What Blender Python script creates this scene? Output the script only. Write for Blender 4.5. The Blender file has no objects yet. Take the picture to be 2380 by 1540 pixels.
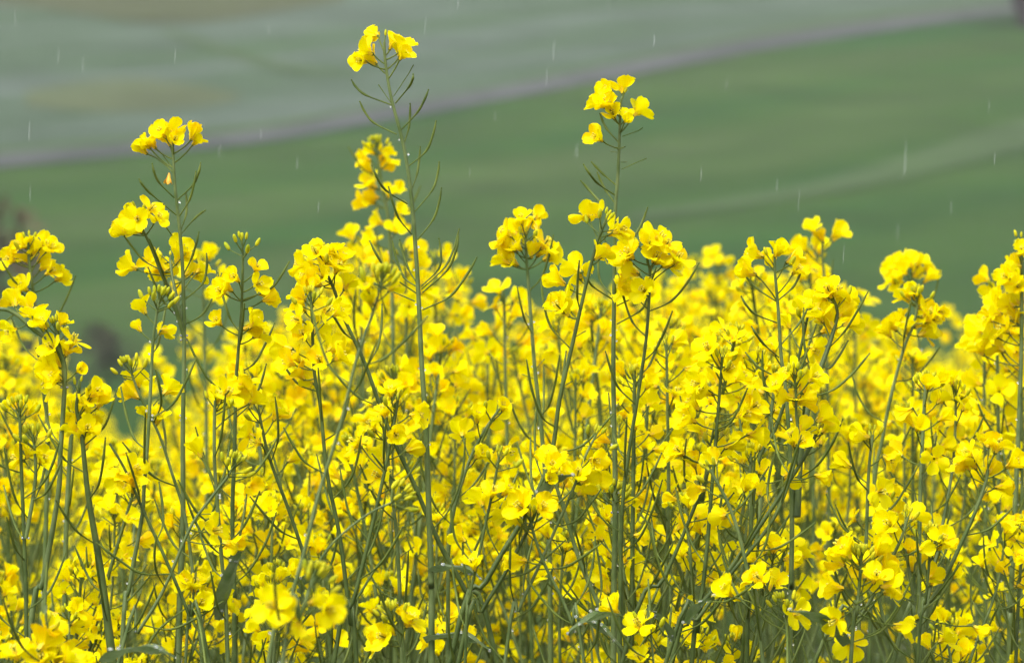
import bpy, math, random
import numpy as np
from mathutils import Vector, Matrix, Quaternion, noise

S = bpy.context.scene
COL = S.collection
rnd = random.Random(11)
PI = math.pi

# ------------------------------------------------------------------ camera
CAM_Z, PITCH, HT = 1.25, 0.0084, 0.125          # height, upward tilt, half-width tangent
FOCUS = 3.0
cd = bpy.data.cameras.new('camera'); cam = bpy.data.objects.new('camera', cd); COL.objects.link(cam)
cam.location = (0, 0, CAM_Z); cam.rotation_euler = (PI/2 + PITCH, 0, 0)
cd.sensor_width = 36; cd.lens = 18/HT; cd.clip_start = 0.1; cd.clip_end = 3000
cd.dof.use_dof = True; cd.dof.focus_distance = FOCUS; cd.dof.aperture_fstop = 12
S.camera = cam

# ------------------------------------------------------------------ sky, sun, exposure
SUN_EL, SUN_AZ = math.radians(58), math.radians(215)
w = bpy.data.worlds.new('World'); S.world = w; w.use_nodes = True
wn, wl = w.node_tree.nodes, w.node_tree.links
sky = wn.new('ShaderNodeTexSky'); sky.sky_type = 'NISHITA'; sky.sun_disc = False
sky.sun_elevation = SUN_EL; sky.sun_rotation = SUN_AZ; sky.dust_density = 4; sky.air_density = 1.0
hs = wn.new('ShaderNodeHueSaturation'); hs.inputs['Saturation'].default_value = 0.10
wl.new(sky.outputs[0], hs.inputs['Color'])
bg = wn['Background']; bg.inputs['Strength'].default_value = 0.14
wl.new(hs.outputs[0], bg.inputs['Color'])
sl = bpy.data.lights.new('sun', 'SUN'); sl.energy = 1.05; sl.angle = math.radians(35); sl.color = (1, .96, .9)
so = bpy.data.objects.new('sun', sl); COL.objects.link(so)
sd = Vector((math.sin(SUN_AZ)*math.cos(SUN_EL), math.cos(SUN_AZ)*math.cos(SUN_EL), math.sin(SUN_EL)))
so.rotation_euler = sd.to_track_quat('Z', 'Y').to_euler(); so.location = sd*50
S.view_settings.view_transform = 'Standard'; S.view_settings.look = 'None'; S.view_settings.gamma = 1
S.view_settings.exposure = 1.25
S.cycles.max_bounces = 8; S.cycles.transparent_max_bounces = 8
S.cycles.volume_bounces = 0; S.cycles.use_adaptive_sampling = True

# a pixel of the 2379 x 1540 view of the photograph, at depth d metres -> a point of the place
def P(vx, vy, d):
    x = (vx-1189.5)/1189.5*HT; y = (770-vy)/1189.5*HT
    return Vector((x*d, d*(math.cos(PITCH)-y*math.sin(PITCH)), CAM_Z + d*(math.sin(PITCH)+y*math.cos(PITCH))))
PX = HT/1189.5

def sstep(a, b, t):
    t = min(1, max(0, (t-a)/(b-a))); return t*t*(3-2*t)
HS, HY, VZ = 0.16, 72.0, -1.6
def ground(x, y):
    crop = 0.07*6*math.tanh(x/6)
    z = crop*(1-sstep(17, 42, y)) + VZ*sstep(17, 46, y)
    t = y-HY
    if t > 6: z = VZ + HS*t
    elif t > -6: z = VZ + HS*(t+6)**2/24
    return z
def on_hill(vx, vy):                                   # where the sight line of a pixel meets the far slope
    u = P(vx, vy, 1.0) - Vector((0, 0, CAM_Z))
    k = (VZ - HS*HY - CAM_Z)/(u.z - HS*u.y)
    return Vector((u.x*k, u.y*k, 0))

# ------------------------------------------------------------------ materials
def mat(name, build):
    m = bpy.data.materials.new(name); m.use_nodes = True
    n, l = m.node_tree.nodes, m.node_tree.links
    build(n, l, n['Principled BSDF'], n['Material Output']); return m
def ramp(n, stops):
    r = n.new('ShaderNodeValToRGB'); e = r.color_ramp.elements
    while len(e) < len(stops): e.new(0.5)
    for k, (p, c) in enumerate(stops): e[k].position = p; e[k].color = (*c, 1)
    return r
def nz(n, l, scale, detail=3, coord='pos', rough=.5):
    t = n.new('ShaderNodeTexNoise'); t.inputs['Scale'].default_value = scale; t.inputs['Detail'].default_value = detail
    t.inputs['Roughness'].default_value = rough
    if coord == 'pos': l.new(n.new('ShaderNodeNewGeometry').outputs['Position'], t.inputs['Vector'])
    else: l.new(n.new('ShaderNodeTexCoord').outputs['Object'], t.inputs['Vector'])
    return t
def mix(n, l, a, b, f, mode='MIX'):
    m = n.new('ShaderNodeMix'); m.data_type = 'RGBA'; m.blend_type = mode
    for s, v in ((6, a), (7, b), (0, f)):
        if hasattr(v, 'links'): l.new(v, m.inputs[s])
        elif s == 0: m.inputs[0].default_value = v
        else: m.inputs[s].default_value = (*v, 1)
    return m.outputs[2]

def petal_mat(n, l, b, out):
    t = nz(n, l, 55, 2); r = ramp(n, [(.28, (.95, .72, .0)), (.44, (.95, .85, .0)), (.68, (.96, .905, .0))])
    l.new(t.outputs[0], r.inputs[0])
    oi = n.new('ShaderNodeObjectInfo')
    r2 = ramp(n, [(0, (1, .86, 1)), (.25, (1, .97, 1)), (1, (1, 1.0, 1))]); l.new(oi.outputs['Random'], r2.inputs[0])
    c = mix(n, l, r.outputs[0], r2.outputs[0], 1.0, 'MULTIPLY')
    l.new(c, b.inputs['Base Color']); b.inputs['Roughness'].default_value = .42
    b.inputs['Specular IOR Level'].default_value = .07
    f = nz(n, l, 900, 2); bp = n.new('ShaderNodeBump'); bp.inputs['Strength'].default_value = .25; bp.inputs['Distance'].default_value = .0006
    l.new(f.outputs[0], bp.inputs['Height']); l.new(bp.outputs[0], b.inputs['Normal'])
    tr = n.new('ShaderNodeBsdfTranslucent'); l.new(c, tr.inputs[0])
    ms = n.new('ShaderNodeMixShader'); ms.inputs[0].default_value = .48
    l.new(b.outputs[0], ms.inputs[1]); l.new(tr.outputs[0], ms.inputs[2]); l.new(ms.outputs[0], out.inputs[0])
M_petal = mat('rapeseed_petal', petal_mat)
def simple(c1, c2, scale, rough, spec=.4, bump=0, transl=0):
    def f(n, l, b, out):
        t = nz(n, l, scale, 3); r = ramp(n, [(.35, c1), (.65, c2)]); l.new(t.outputs[0], r.inputs[0])
        l.new(r.outputs[0], b.inputs['Base Color']); b.inputs['Roughness'].default_value = rough
        b.inputs['Specular IOR Level'].default_value = spec
        if bump:
            bp = n.new('ShaderNodeBump'); bp.inputs['Strength'].default_value = .5; bp.inputs['Distance'].default_value = bump
            q = nz(n, l, scale*4, 2); l.new(q.outputs[0], bp.inputs['Height']); l.new(bp.outputs[0], b.inputs['Normal'])
        if transl:
            tr = n.new('ShaderNodeBsdfTranslucent'); l.new(r.outputs[0], tr.inputs[0])
            ms = n.new('ShaderNodeMixShader'); ms.inputs[0].default_value = transl
            l.new(b.outputs[0], ms.inputs[1]); l.new(tr.outputs[0], ms.inputs[2]); l.new(ms.outputs[0], out.inputs[0])
    return f
M_stem = mat('rapeseed_stem', simple((.062, .098, .022), (.125, .165, .055), 60, .45, .3, .0006))
M_dstem = mat('dark_stem', simple((.034, .058, .010), (.080, .115, .026), 70, .45, .3))
M_pod = mat('green_pod', simple((.055, .085, .012), (.12, .155, .025), 60, .5, .2))
M_bud = mat('flower_bud', simple((.26, .30, .008), (.50, .45, .010), 120, .55, .12))
M_calyx = mat('flower_calyx', simple((.75, .50, .01), (.85, .64, .03), 120, .5, .3, 0, .3))
M_sta = mat('flower_stamen', simple((.62, .50, .03), (.70, .62, .08), 200, .6, .3))
M_wither = mat('withered_petal', simple((.75, .38, .06), (.85, .50, .03), 150, .6, .3))
M_leaf = mat('rapeseed_leaf', simple((.080, .135, .035), (.15, .20, .09), 90, .3, .5, .0015, .4))
def water_mat(n, l, b, out):
    b.inputs['Base Color'].default_value = (.9, .95, 1, 1); b.inputs['Roughness'].default_value = .03
    b.inputs['Transmission Weight'].default_value = .85; b.inputs['IOR'].default_value = 1.33
M_water = mat('water_drop', water_mat)
def rain_mat(n, l, b, out):
    b.inputs['Base Color'].default_value = (.85, .9, .9, 1); b.inputs['Roughness'].default_value = .3
    t = n.new('ShaderNodeBsdfTransparent'); ms = n.new('ShaderNodeMixShader'); ms.inputs[0].default_value = .10
    l.new(t.outputs[0], ms.inputs[1]); l.new(b.outputs[0], ms.inputs[2]); l.new(ms.outputs[0], out.inputs[0])
M_rain = mat('falling_rain', rain_mat)

def field_mat(c1, c2, c3, seed=0.0):
    def f(n, l, b, out):
        g = n.new('ShaderNodeNewGeometry'); mp = n.new('ShaderNodeMapping')
        m0 = n.new('ShaderNodeMapping'); m0.inputs['Rotation'].default_value = (0, 0, math.radians(-56))
        l.new(g.outputs['Position'], m0.inputs[0]); mp.inputs['Scale'].default_value = (.30, 1.9, 1)
        mp.inputs['Location'].default_value = (seed, seed, 0)
        l.new(m0.outputs[0], mp.inputs[0])
        t = n.new('ShaderNodeTexNoise'); t.inputs['Scale'].default_value = .10; t.inputs['Detail'].default_value = 4
        l.new(mp.outputs[0], t.inputs['Vector'])
        r = ramp(n, [(.32, c1), (.5, c2), (.68, c3)]); l.new(t.outputs[0], r.inputs[0])
        q = nz(n, l, .22, 4); r2 = ramp(n, [(.3, (.62, .66, .62)), (.7, (1, 1, 1))]); l.new(q.outputs[0], r2.inputs[0])
        k = nz(n, l, 5, 3); r3 = ramp(n, [(.3, (.7, .7, .7)), (.7, (1, 1, 1))]); l.new(k.outputs[0], r3.inputs[0])
        c = mix(n, l, mix(n, l, r.outputs[0], r2.outputs[0], 1.0, 'MULTIPLY'), r3.outputs[0], .6, 'MULTIPLY')
        l.new(c, b.inputs['Base Color']); b.inputs['Roughness'].default_value = .9; b.inputs['Specular IOR Level'].default_value = .1
    return f
M_lower = mat('lower_field', field_mat((.014, .064, .006), (.028, .070, .008), (.044, .080, .018)))
M_upper = mat('upper_field', field_mat((.036, .076, .026), (.056, .090, .055), (.078, .105, .085), 40))
M_olive = mat('olive_field', field_mat((.048, .062, .020), (.058, .070, .026), (.065, .075, .03), 9))
M_tan = mat('tan_patch', field_mat((.066, .094, .042), (.075, .093, .042), (.070, .096, .046), 3))
M_pale = mat('pale_strip', field_mat((.045, .085, .026), (.052, .090, .032), (.055, .088, .038), 5))
M_track = mat('grass_track', simple((.032, .062, .022), (.042, .070, .026), 1, .9, .1))
M_road = mat('wet_asphalt', simple((.042, .047, .048), (.070, .075, .078), .3, .9, .08))
M_soil = mat('soil', simple((.03, .035, .015), (.06, .06, .03), 6, .9, .2))
M_bush = mat('brown_twigs', simple((.060, .046, .024), (.085, .065, .034), 2, .8, .1))
M_dbush = mat('purple_brown_twigs', simple((.028, .036, .018), (.048, .050, .028), 2, .8, .1))
M_bark = mat('dark_bark', simple((.035, .03, .035), (.06, .045, .05), 3, .9, .1))
M_tleaf = mat('tree_foliage', simple((.04, .07, .03), (.08, .12, .05), 1, .7, .2))

# ------------------------------------------------------------------ mesh helpers: everything is quads
class Mesh:
    def __init__(s): s.v = []; s.f = []; s.m = []
    def grid(s, rows, mi=0, closed=False):
        b = len(s.v); nr = len(rows); nc = len(rows[0])
        for r in rows: s.v.extend([tuple(p) for p in r])
        for i in range(nr-1):
            for j in range(nc if closed else nc-1):
                k = (j+1) % nc
                s.f.append((b+i*nc+j, b+i*nc+k, b+(i+1)*nc+k, b+(i+1)*nc+j)); s.m.append(mi)
    def tube(s, pts, rad, n=6, mi=0):
        pts = [Vector(p) for p in pts]
        if not hasattr(rad, '__len__'): rad = [rad]*len(pts)
        rows = []; ref = None
        for i, p in enumerate(pts):
            t = (pts[min(i+1, len(pts)-1)] - pts[max(i-1, 0)])
            t = t.normalized() if t.length > 1e-9 else Vector((0, 0, 1))
            if ref is None:
                ref = t.orthogonal().normalized()
            ref = (ref - t*ref.dot(t))
            ref = ref.normalized() if ref.length > 1e-6 else t.orthogonal().normalized()
            q = t.cross(ref)
            rows.append([p + (ref*math.cos(2*PI*k/n) + q*math.sin(2*PI*k/n))*rad[i] for k in range(n)])
        s.grid(rows, mi, True)
    def blob(s, c, ax, length, r, n=6, rings=5, mi=0, tip=.0):
        ax = Vector(ax).normalized(); pts = []; rad = []
        for i in range(rings+1):
            t = i/rings; pts.append(Vector(c) + ax*length*(.5-.5*math.cos(PI*t)))
            rad.append(max(r*math.sin(PI*t)**.8 * (1-tip*t), r*.03))
        s.tube(pts, rad, n, mi)
    def add(s, o, M4):
        b = len(s.v); s.v.extend([tuple(M4 @ Vector(p)) for p in o.v])
        s.f.extend([tuple(b+i for i in q) for q in o.f]); s.m.extend(o.m)
    def data(s, name, mats, smooth=True):
        return quads(name, np.array(s.v, dtype=np.float32), np.array(s.f, dtype=np.int32), np.array(s.m, dtype=np.int32), mats, smooth)
def quads(name, v, f, m, mats, smooth=True):
    me = bpy.data.meshes.new(name); n = len(f)
    me.vertices.add(len(v)); me.vertices.foreach_set('co', v.ravel())
    me.loops.add(4*n); me.loops.foreach_set('vertex_index', f.ravel())
    me.polygons.add(n); me.polygons.foreach_set('loop_start', np.arange(0, 4*n, 4, dtype=np.int32))
    me.polygons.foreach_set('loop_total', np.full(n, 4, dtype=np.int32))
    me.polygons.foreach_set('material_index', m)
    me.polygons.foreach_set('use_smooth', np.full(n, smooth))
    for x in mats: me.materials.append(x)
    me.update(calc_edges=True); return me
def link(name, data, parent=None, M4=None):
    o = bpy.data.objects.new(name, data); COL.objects.link(o)
    if parent is not None: o.parent = parent
    if M4 is not None: o.matrix_basis = M4
    return o
def tag(o, label=None, cat=None, group=None, kind=None):
    for k, v in (('label', label), ('category', cat), ('group', group), ('kind', kind)):
        if v: o[k] = v
    return o

# ------------------------------------------------------------------ terrain and far slope
ys = [-12, -4, 0, 4, 8, 12, 15, 17, 19, 22, 25, 28, 31, 34, 37, 40, 43, 46, 55, 64, 66, 68, 70, 72, 74, 76, 78, 84, 100, 150, 220, 300, 420]
xs = [-260, -120, -60, -30, -18, -12, -9, -7, -5.5, -4.5, -3.5, -2.5, -1.5, -.5, .5, 1.5, 2.5, 3.5, 4.5, 5.5, 7, 9, 12, 18, 30, 60, 120, 260]
g = Mesh(); g.grid([[(x, y, ground(x, y)) for x in xs] for y in ys])
gm = g.data('ground', [M_lower, M_soil]);
gm.polygons.foreach_set('material_index', np.array([1 if p.center.y < 17 else 0 for p in gm.polygons], dtype=np.int32))
tag(link('ground', gm), kind='structure')
def hill_z(x, y, h): return VZ + HS*(y-HY) + h
def smooth_line(pts, n=40):
    xs_ = [p[0] for p in pts]; out = []
    P2 = [Vector(p) for p in pts]; P2 = [2*P2[0]-P2[1]] + P2 + [2*P2[-1]-P2[-2]]
    for i in range(1, len(P2)-2):
        a, b, c, d = P2[i-1:i+3]
        for k in range(n):
            t = k/n; out.append(.5*((2*b)+(c-a)*t+(2*a-5*b+4*c-d)*t*t+(3*b-a-3*c+d)*t**3))
    out.append(P2[-2]); return out
def band(name, top, bottom, material, h, kind='structure'):
    a = [on_hill(*p) for p in smooth_line(top, 8)]; b = [on_hill(*p) for p in smooth_line(bottom, 8)]
    m = Mesh(); m.grid([[(p.x+(q.x-p.x)*t, p.y+(q.y-p.y)*t, hill_z(0, p.y+(q.y-p.y)*t, h)) for t in (0, .33, .66, 1)] for p, q in zip(a, b)])
    tag(link(name, m.data(name, [material])), kind=kind)
RT = [(-900, 425), (-300, 392), (0, 362), (300, 336), (600, 306), (900, 252), (1200, 198), (1500, 140), (1800, 84), (2100, 42), (2379, 10), (2900, -40)]
RB = [(x, y+h) for (x, y), h in zip(RT, (33, 31, 30, 27, 28, 31, 30, 31, 31, 27, 21, 18))]
band('meadow', [(x, y-520 if y > 0 else y-520) for x, y in RT], RT, M_upper, .02)
band('road', RT, RB, M_road, .05)
band('road_verge', [(x, y-13-4*math.sin(x*.004)) for x, y in RT], [(x, y-1) for x, y in RT], M_track, .04)
band('olive_strip', [(-500, -60), (0, -40), (400, -60), (800, -60)], [(-500, 20), (0, 14), (400, 58), (800, 4)], M_olive, .05)
band('tan_patch', [(60, 215), (200, 192), (330, 186), (470, 205), (560, 225)], [(60, 250), (200, 262), (330, 262), (470, 250), (560, 232)], M_tan, .05)
band('grass_track', [(380, 72), (470, 96), (560, 125), (680, 155), (830, 172)], [(380, 82), (470, 112), (560, 143), (680, 172), (830, 182)], M_track, .06)
band('pale_verge', [(1460, 500), (1700, 462), (1950, 410), (2200, 335), (2379, 278), (2700, 180)], [(1460, 520), (1700, 486), (1950, 448), (2200, 395), (2379, 350), (2700, 270)], M_pale, .05)

# bushes and the tree on the far slope
def bush(name, label, cat, x, y, w_, h_, mleaf, n, seed, trunk=.07):
    r = random.Random(seed); base = Vector((x, y, ground(x, y)))
    e = link(name, None); e.location = base; tag(e, label, cat)
    t = Mesh()
    for k in range(9):
        a = r.uniform(0, 2*PI); q = r.uniform(.3, .95)
        p1 = Vector((math.cos(a)*w_*.2, math.sin(a)*w_*.2, h_*.35)); p2 = Vector((math.cos(a)*w_*.42*q, math.sin(a)*w_*.42*q, h_*r.uniform(.6, .92)))
        t.tube([(0, 0, -.1), p1, p2], [trunk, trunk*.6, trunk*.2], 6)
    link('trunk', t.data('trunk', [M_bark]), e)
    c = Mesh(); cl = []
    for k in range(14):
        a = r.uniform(0, 2*PI); q = math.sqrt(r.random())*.36*w_
        cl.append((Vector((math.cos(a)*q, math.sin(a)*q, h_*r.uniform(.3, .82))), r.uniform(.14, .24)*min(w_, h_)))
    for k in range(n):
        c0, rr = cl[r.randrange(14)]
        d = Vector((r.gauss(0, 1), r.gauss(0, 1), r.gauss(0, 1))).normalized()*rr*r.random()**.4
        p = c0+d; u = Vector((r.gauss(0, 1), r.gauss(0, 1), r.gauss(0, 1))).normalized(); v = u.orthogonal().normalized()
        s1, s2 = h_*.04, h_*.016
        c.grid([[p-u*s1-v*s2, p-u*s1+v*s2], [p+u*s1-v*s2, p+u*s1+v*s2]])
    link('crown', c.data('crown', [mleaf], False), e)
bush('bush', 'tall reddish brown bare bush blurred at the left edge of the green slope', 'bush', -12.7, 87, 5.6, 5.0, M_bush, 800, 1)
bush('bush', 'low dark brown green bush blurred at the foot of the green slope', 'bush', -9.6, 86, 4.6, 1.6, M_dbush, 750, 2, .04)
bush('tree', 'dark tree trunk beside the upper end of the grey road', 'tree', 23.6, 186, 7, 11, M_tleaf, 6000, 5, .5)

# ------------------------------------------------------------------ flower pieces (metres)
def petal_rows(r, opened, nu=7, nv=9, L=.0145, W=.0052):
    th0 = math.radians(8); thf = math.radians(18 + 70*opened + r.uniform(-14, 14))
    tw = r.uniform(-.5, .5); cup = r.uniform(-.25, .3); rip = r.uniform(.0004, .0014); ph = r.uniform(0, 6.3); fr = r.uniform(2.2, 4)
    curl = r.uniform(-.9, .55); side = r.uniform(-.0012, .0012); notch = r.uniform(.0, .0012)
    rows = []; rr, zz = .0007, .0; ds = L/(nv-1)
    for i in range(nv):
        t = i/(nv-1); th = th0 + (thf-th0)*sstep(.15, .55, t) + curl*max(0, t-.6)
        if i: rr += math.sin(th)*ds; zz += math.cos(th)*ds
        if t < .3: wd = .0007 + (W*.45)*sstep(.1, .3, t)
        else:
            q = (t-.72)/.30
            wd = W*math.sqrt(max(.02, 1-q*q)) if q > 0 else W*(.45+.55*math.sin(PI/2*sstep(.3, .72, t)))
        row = []
        for j in range(nu):
            u = -1 + 2*j/(nu-1)
            bend = cup*wd*u*u*2 + rip*math.sin(fr*u*2.2+ph+t*4)*sstep(.3, 1, t) + .0003*abs(u)
            x = rr - math.cos(th)*bend*1.0 - notch*(1-abs(u))*(t == 1)*math.sin(th)
            z = zz + math.sin(th)*bend - notch*(1-abs(u))*(t == 1)*math.cos(th) - (abs(u)**3)*.0006*sstep(.6, 1, t)
            y = u*wd + side*t*t + tw*.0006*t
            row.append(Vector((x, y, z)))
        rows.append(row)
    return rows
def calyx_mesh(r, lod):
    m = Mesh()
    for k in range(4):
        a = PI/4 + k*PI/2; ca, sa = math.cos(a), math.sin(a); o = r.uniform(.0010, .0022)
        n = 4 if lod == 0 else 2
        rows = []
        for i in range(n+1):
            t = i/n; rad = .0010+o*t; hw = .0011*math.sin(PI*(.15+.8*t))
            c = Vector((ca*rad, sa*rad, .0065*t)); q = Vector((-sa, ca, 0))
            rows.append([c-q*hw, c+q*hw])
        m.grid(rows, 0)
    m.blob((0, 0, -.0008), (0, 0, 1), .003, .0014, 6, 3, 1)
    if lod == 0:
        for k in range(6):
            a = k*PI/3; d = Vector((math.cos(a)*.0016, math.sin(a)*.0016, .0075+.0008*(k % 2)))
            m.tube([(0, 0, .001), d*.6, d], .00018, 4, 2); m.blob(d, (0, 0, 1), .0018, .0006, 5, 3, 2)
        m.tube([(0, 0, .001), (0, 0, .008)], [.0006, .0005], 5, 1)
    return m
CAL = [M_calyx, M_pod, M_sta]
NF = 14
OPEN = [.08, .14, .2, .26, .32, .37, .42, .47, .54, .62, .72, .84, .96, .3]
PET, CALX, MIDF, LOWF = [], [], [], []
for i in range(NF):
    r = random.Random(100+i)
    cm = calyx_mesh(r, 0); CALX.append(cm.data('flower', CAL))
    ps = []; joined = Mesh(); low = Mesh()
    for k in range(4):
        o = min(1, max(.05, OPEN[i] + r.uniform(-.16, .16))); s = r.getstate()
        R4 = Matrix.Rotation(k*PI/2 + r.uniform(-.22, .22), 4, 'Z')
        seed = r.random()
        for tgt, nu, nv in ((0, 7, 9), (1, 4, 6), (2, 2, 4)):
            rows = petal_rows(random.Random(seed), o, nu, nv)
            mm = Mesh(); mm.grid([[R4 @ p for p in row] for row in rows])
            if tgt == 0: ps.append(mm.data('petal', [M_petal]))
            elif tgt == 1: joined.add(mm, Matrix())
            else: low.add(mm, Matrix())
    PET.append(ps)
    c2 = calyx_mesh(random.Random(i), 1)
    for q in range(len(c2.m)): c2.m[q] += 1
    joined.add(c2, Matrix()); MIDF.append(joined.data('flower', [M_petal, M_calyx, M_pod])); LOWF.append(low)
# a wilted flower: crumpled closed petals
wm = Mesh()
for k in range(4): wm.grid([[Matrix.Rotation(k*PI/2, 4, 'Z') @ (p*.75) for p in row] for row in petal_rows(random.Random(7+k), 0, 4, 6, .012, .003)])
WILT = wm.data('withered_flower', [M_wither])
def bud_mesh(lod):
    m = Mesh(); m.blob((0, 0, -.0004), (0, 0, 1), .0078, .0019, 8 if lod == 0 else 5, 7 if lod == 0 else 4, 0, .25); return m
BUD = bud_mesh(0).data('bud', [M_bud]); BUDL = bud_mesh(1)

def frame(loc, axis, scale=1.0, spin=0.0):
    q = Vector((0, 0, 1)).rotation_difference(Vector(axis).normalized())
    return Matrix.Translation(loc) @ q.to_matrix().to_4x4() @ Matrix.Rotation(spin, 4, 'Z') @ Matrix.Scale(scale, 4)

# ------------------------------------------------------------------ plant builder
def catmull(pts, n):
    return smooth_line(pts, n)
class Plant:
    def __init__(s, seed):
        s.r = random.Random(seed); s.stem = Mesh(); s.fl = []; s.bud = []; s.pod = []; s.leaf = []; s.wilt = []; s.drops = []
    def axis_path(s, pts, r0, r1, sides=8, mi=0, dense=5):
        pp = catmull(pts, dense); n = len(pp)
        ln = [0]
        for a, b in zip(pp, pp[1:]): ln.append(ln[-1]+(b-a).length)
        T = ln[-1]
        rad = [r0+(r1-r0)*min(1, (q/T*1.0))**.75 for q in ln]
        s.stem.tube(pp, rad, sides, mi)
        return pp, ln, rad
    def at(s, pp, ln, q):
        q = max(0, min(q, ln[-1]-1e-6)); i = 0
        while ln[i+1] < q: i += 1
        t = (q-ln[i])/(ln[i+1]-ln[i]+1e-12); return pp[i].lerp(pp[i+1], t), (pp[i]-pp[i+1]).normalized(), i
    def flower(s, base, axis, scale=1, o=None):
        r = s.r
        if o is None: i = r.randrange(NF)
        else: i = min(range(NF), key=lambda k: abs(OPEN[k]-o) + r.uniform(0, .12))
        s.fl.append((i, frame(base, axis, scale, r.uniform(0, 6.3))))
    def pedicel(s, a, b, up, rad=.00055, mi=2, sides=5):
        m = (a+b)/2 + (b-a).length*.10*(Vector((0, 0, -1)) if up else Vector((0, 0, 1)))
        s.stem.tube([a, (a*.45+m*.55), (m+b)/2*.7+m*.3, b], [rad*1.2, rad, rad, rad*1.25], sides, mi)
    def apex(s, tip, up, n):
        r = s.r; cl = []
        for k in range(n):
            a = k*2.4; q = k/max(1, n-1)
            el = math.radians(8 + 62*q + r.uniform(-6, 6)); side = (up.orthogonal().normalized())
            side = Quaternion(up, a) @ side
            d = (up*math.cos(el) + side*math.sin(el)).normalized()
            root = tip - up*(.001+.010*q); L = .004+.009*q + r.uniform(0, .002)
            e = root + d*L
            ax = (d*.7+up*.6).normalized()
            cl.append((root, e, ax, .62+.42*q*r.uniform(.8, 1.15)))
        s.bud.append(cl)
    def pods(s, pp, ln, q0, q1, n, big=1.0, ang=58):
        r = s.r; ph = r.uniform(0, 6.3)
        for k in range(n):
            q = q0 + (q1-q0)*(k+r.uniform(-.3, .3))/max(1, n)
            b, up, i = s.at(pp, ln, q)
            a = ph+k*2.4; side = Quaternion(up, a) @ up.orthogonal().normalized()
            el = math.radians(ang+r.uniform(-10, 12)); d = (up*math.cos(el)+side*math.sin(el)).normalized()
            pl = .018*r.uniform(.8, 1.25); f = min(1, .45+.6*k/max(1, n)); sl_ = (.020+.026*f)*big*r.uniform(.75, 1.2)
            if r.random() < .12: s.pod.append([b, b+d*pl*.5, b+d*pl*.7, b+d*pl*.75]); continue
            c = b+d*pl; d2 = (d+up*r.uniform(.35, .8)+Vector((0, 0, .15))).normalized(); d3 = (d2+up*r.uniform(.2, .6)).normalized()
            s.pod.append([b, c, c+d2*sl_*.5, c+d2*sl_*.5+d3*sl_*.5])
    def auto(s, pts, r0, r1, nf=9, nb=8, npod=8, fz=.045, pz=.16, sides=8, mi=0, spread=1.0, fs=1.0, ang=62, o=None, dense=5):
        r = s.r; pp, ln, rad = s.axis_path(pts, r0, r1, sides, mi, dense)
        tip, up, _ = s.at(pp, ln, 0)
        if nb: s.apex(tip, up, nb)
        ph = r.uniform(0, 6.3)
        for k in range(nf):
            q = .009 + fz*((k+.3)/max(1, nf))**1.1; b, u, _ = s.at(pp, ln, q)
            a = ph+k*2.4+r.uniform(-.3, .3); side = Quaternion(u, a) @ u.orthogonal().normalized()
            el = math.radians(ang*(.55+.5*k/max(1, nf)) + r.uniform(-10, 14)); d = (u*math.cos(el)+side*math.sin(el)).normalized()
            L = (.013+.009*k/max(1, nf))*spread*r.uniform(.85, 1.2); e = b+d*L
            s.pedicel(b, e, True)
            ax = (d*1.0 + Vector((r.gauss(0, .35), r.gauss(0, .35), r.gauss(-.05, .4)))).normalized()
            s.flower(e, ax, fs*r.uniform(.9, 1.15)*1.05, o)
        if npod: s.pods(pp, ln, fz*.9, min(fz+pz, ln[-1]*.92), npod)
        return pp, ln
    def leafblade(s, base, d, L, W, droop=.5):
        s.leaf.append((base, d.normalized(), L, W, droop))
    def leaf_mesh(s, base, d, L, W, droop):
        r = s.r; m = Mesh(); rows = []; n = 9; p = Vector(base); side = d.cross(Vector((0, 0, 1)))
        side = side.normalized() if side.length > .1 else Vector((1, 0, 0)); dirv = d.copy()
        ph = r.uniform(0, 6)
        for i in range(n+1):
            t = i/n; wd = W*(math.sin(PI*min(1, .12+.88*t))**.7)*(1-.25*t) if i < n else W*.04
            nrm = side.cross(dirv).normalized(); row = []
            for j in range(5):
                u = -1+.5*j
                row.append(p + side*u*wd*(1+.12*math.sin(9*t+ph+u)) + nrm*(abs(u)*wd*.45 + .10*W*math.sin(11*t+u*3+ph)))
            rows.append(row); dirv = (dirv + Vector((0, 0, -1))*droop/n*1.6).normalized(); p = p+dirv*L/n
        m.grid(rows); return m
    def pod_mesh(s, c, n=6, lod=0):
        m = Mesh(); a, b, e, f = [Vector(p) for p in c]
        L = (e-b).length+(f-e).length
        if L < .012: m.tube([a, b, e], [.0004, .0004, .0005], 4); return m
        if lod: m.tube([a, b, e, f], [.0005, .0008, .0009, .0004], 3); return m
        pp = catmull([a, b, e, f], 4); nn = len(pp); rad = []
        for i in range(nn):
            t = i/(nn-1)
            rad.append(.00055 if t < .3 else (.00095 + .00008*math.sin(50*t)) if t < .86 else .00095-(t-.86)/.14*.0006)
        m.tube(pp, rad, n); m.blob(pp[-1]-(pp[-1]-pp[-2])*.3, pp[-1]-pp[-2], .0016, .0007, 5, 3)
        m.tube([pp[4]-Vector((0, 0, .0001)), pp[4]+(pp[5]-pp[4]).normalized()*.0012], [.0009, .0010], 6); return m
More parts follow.
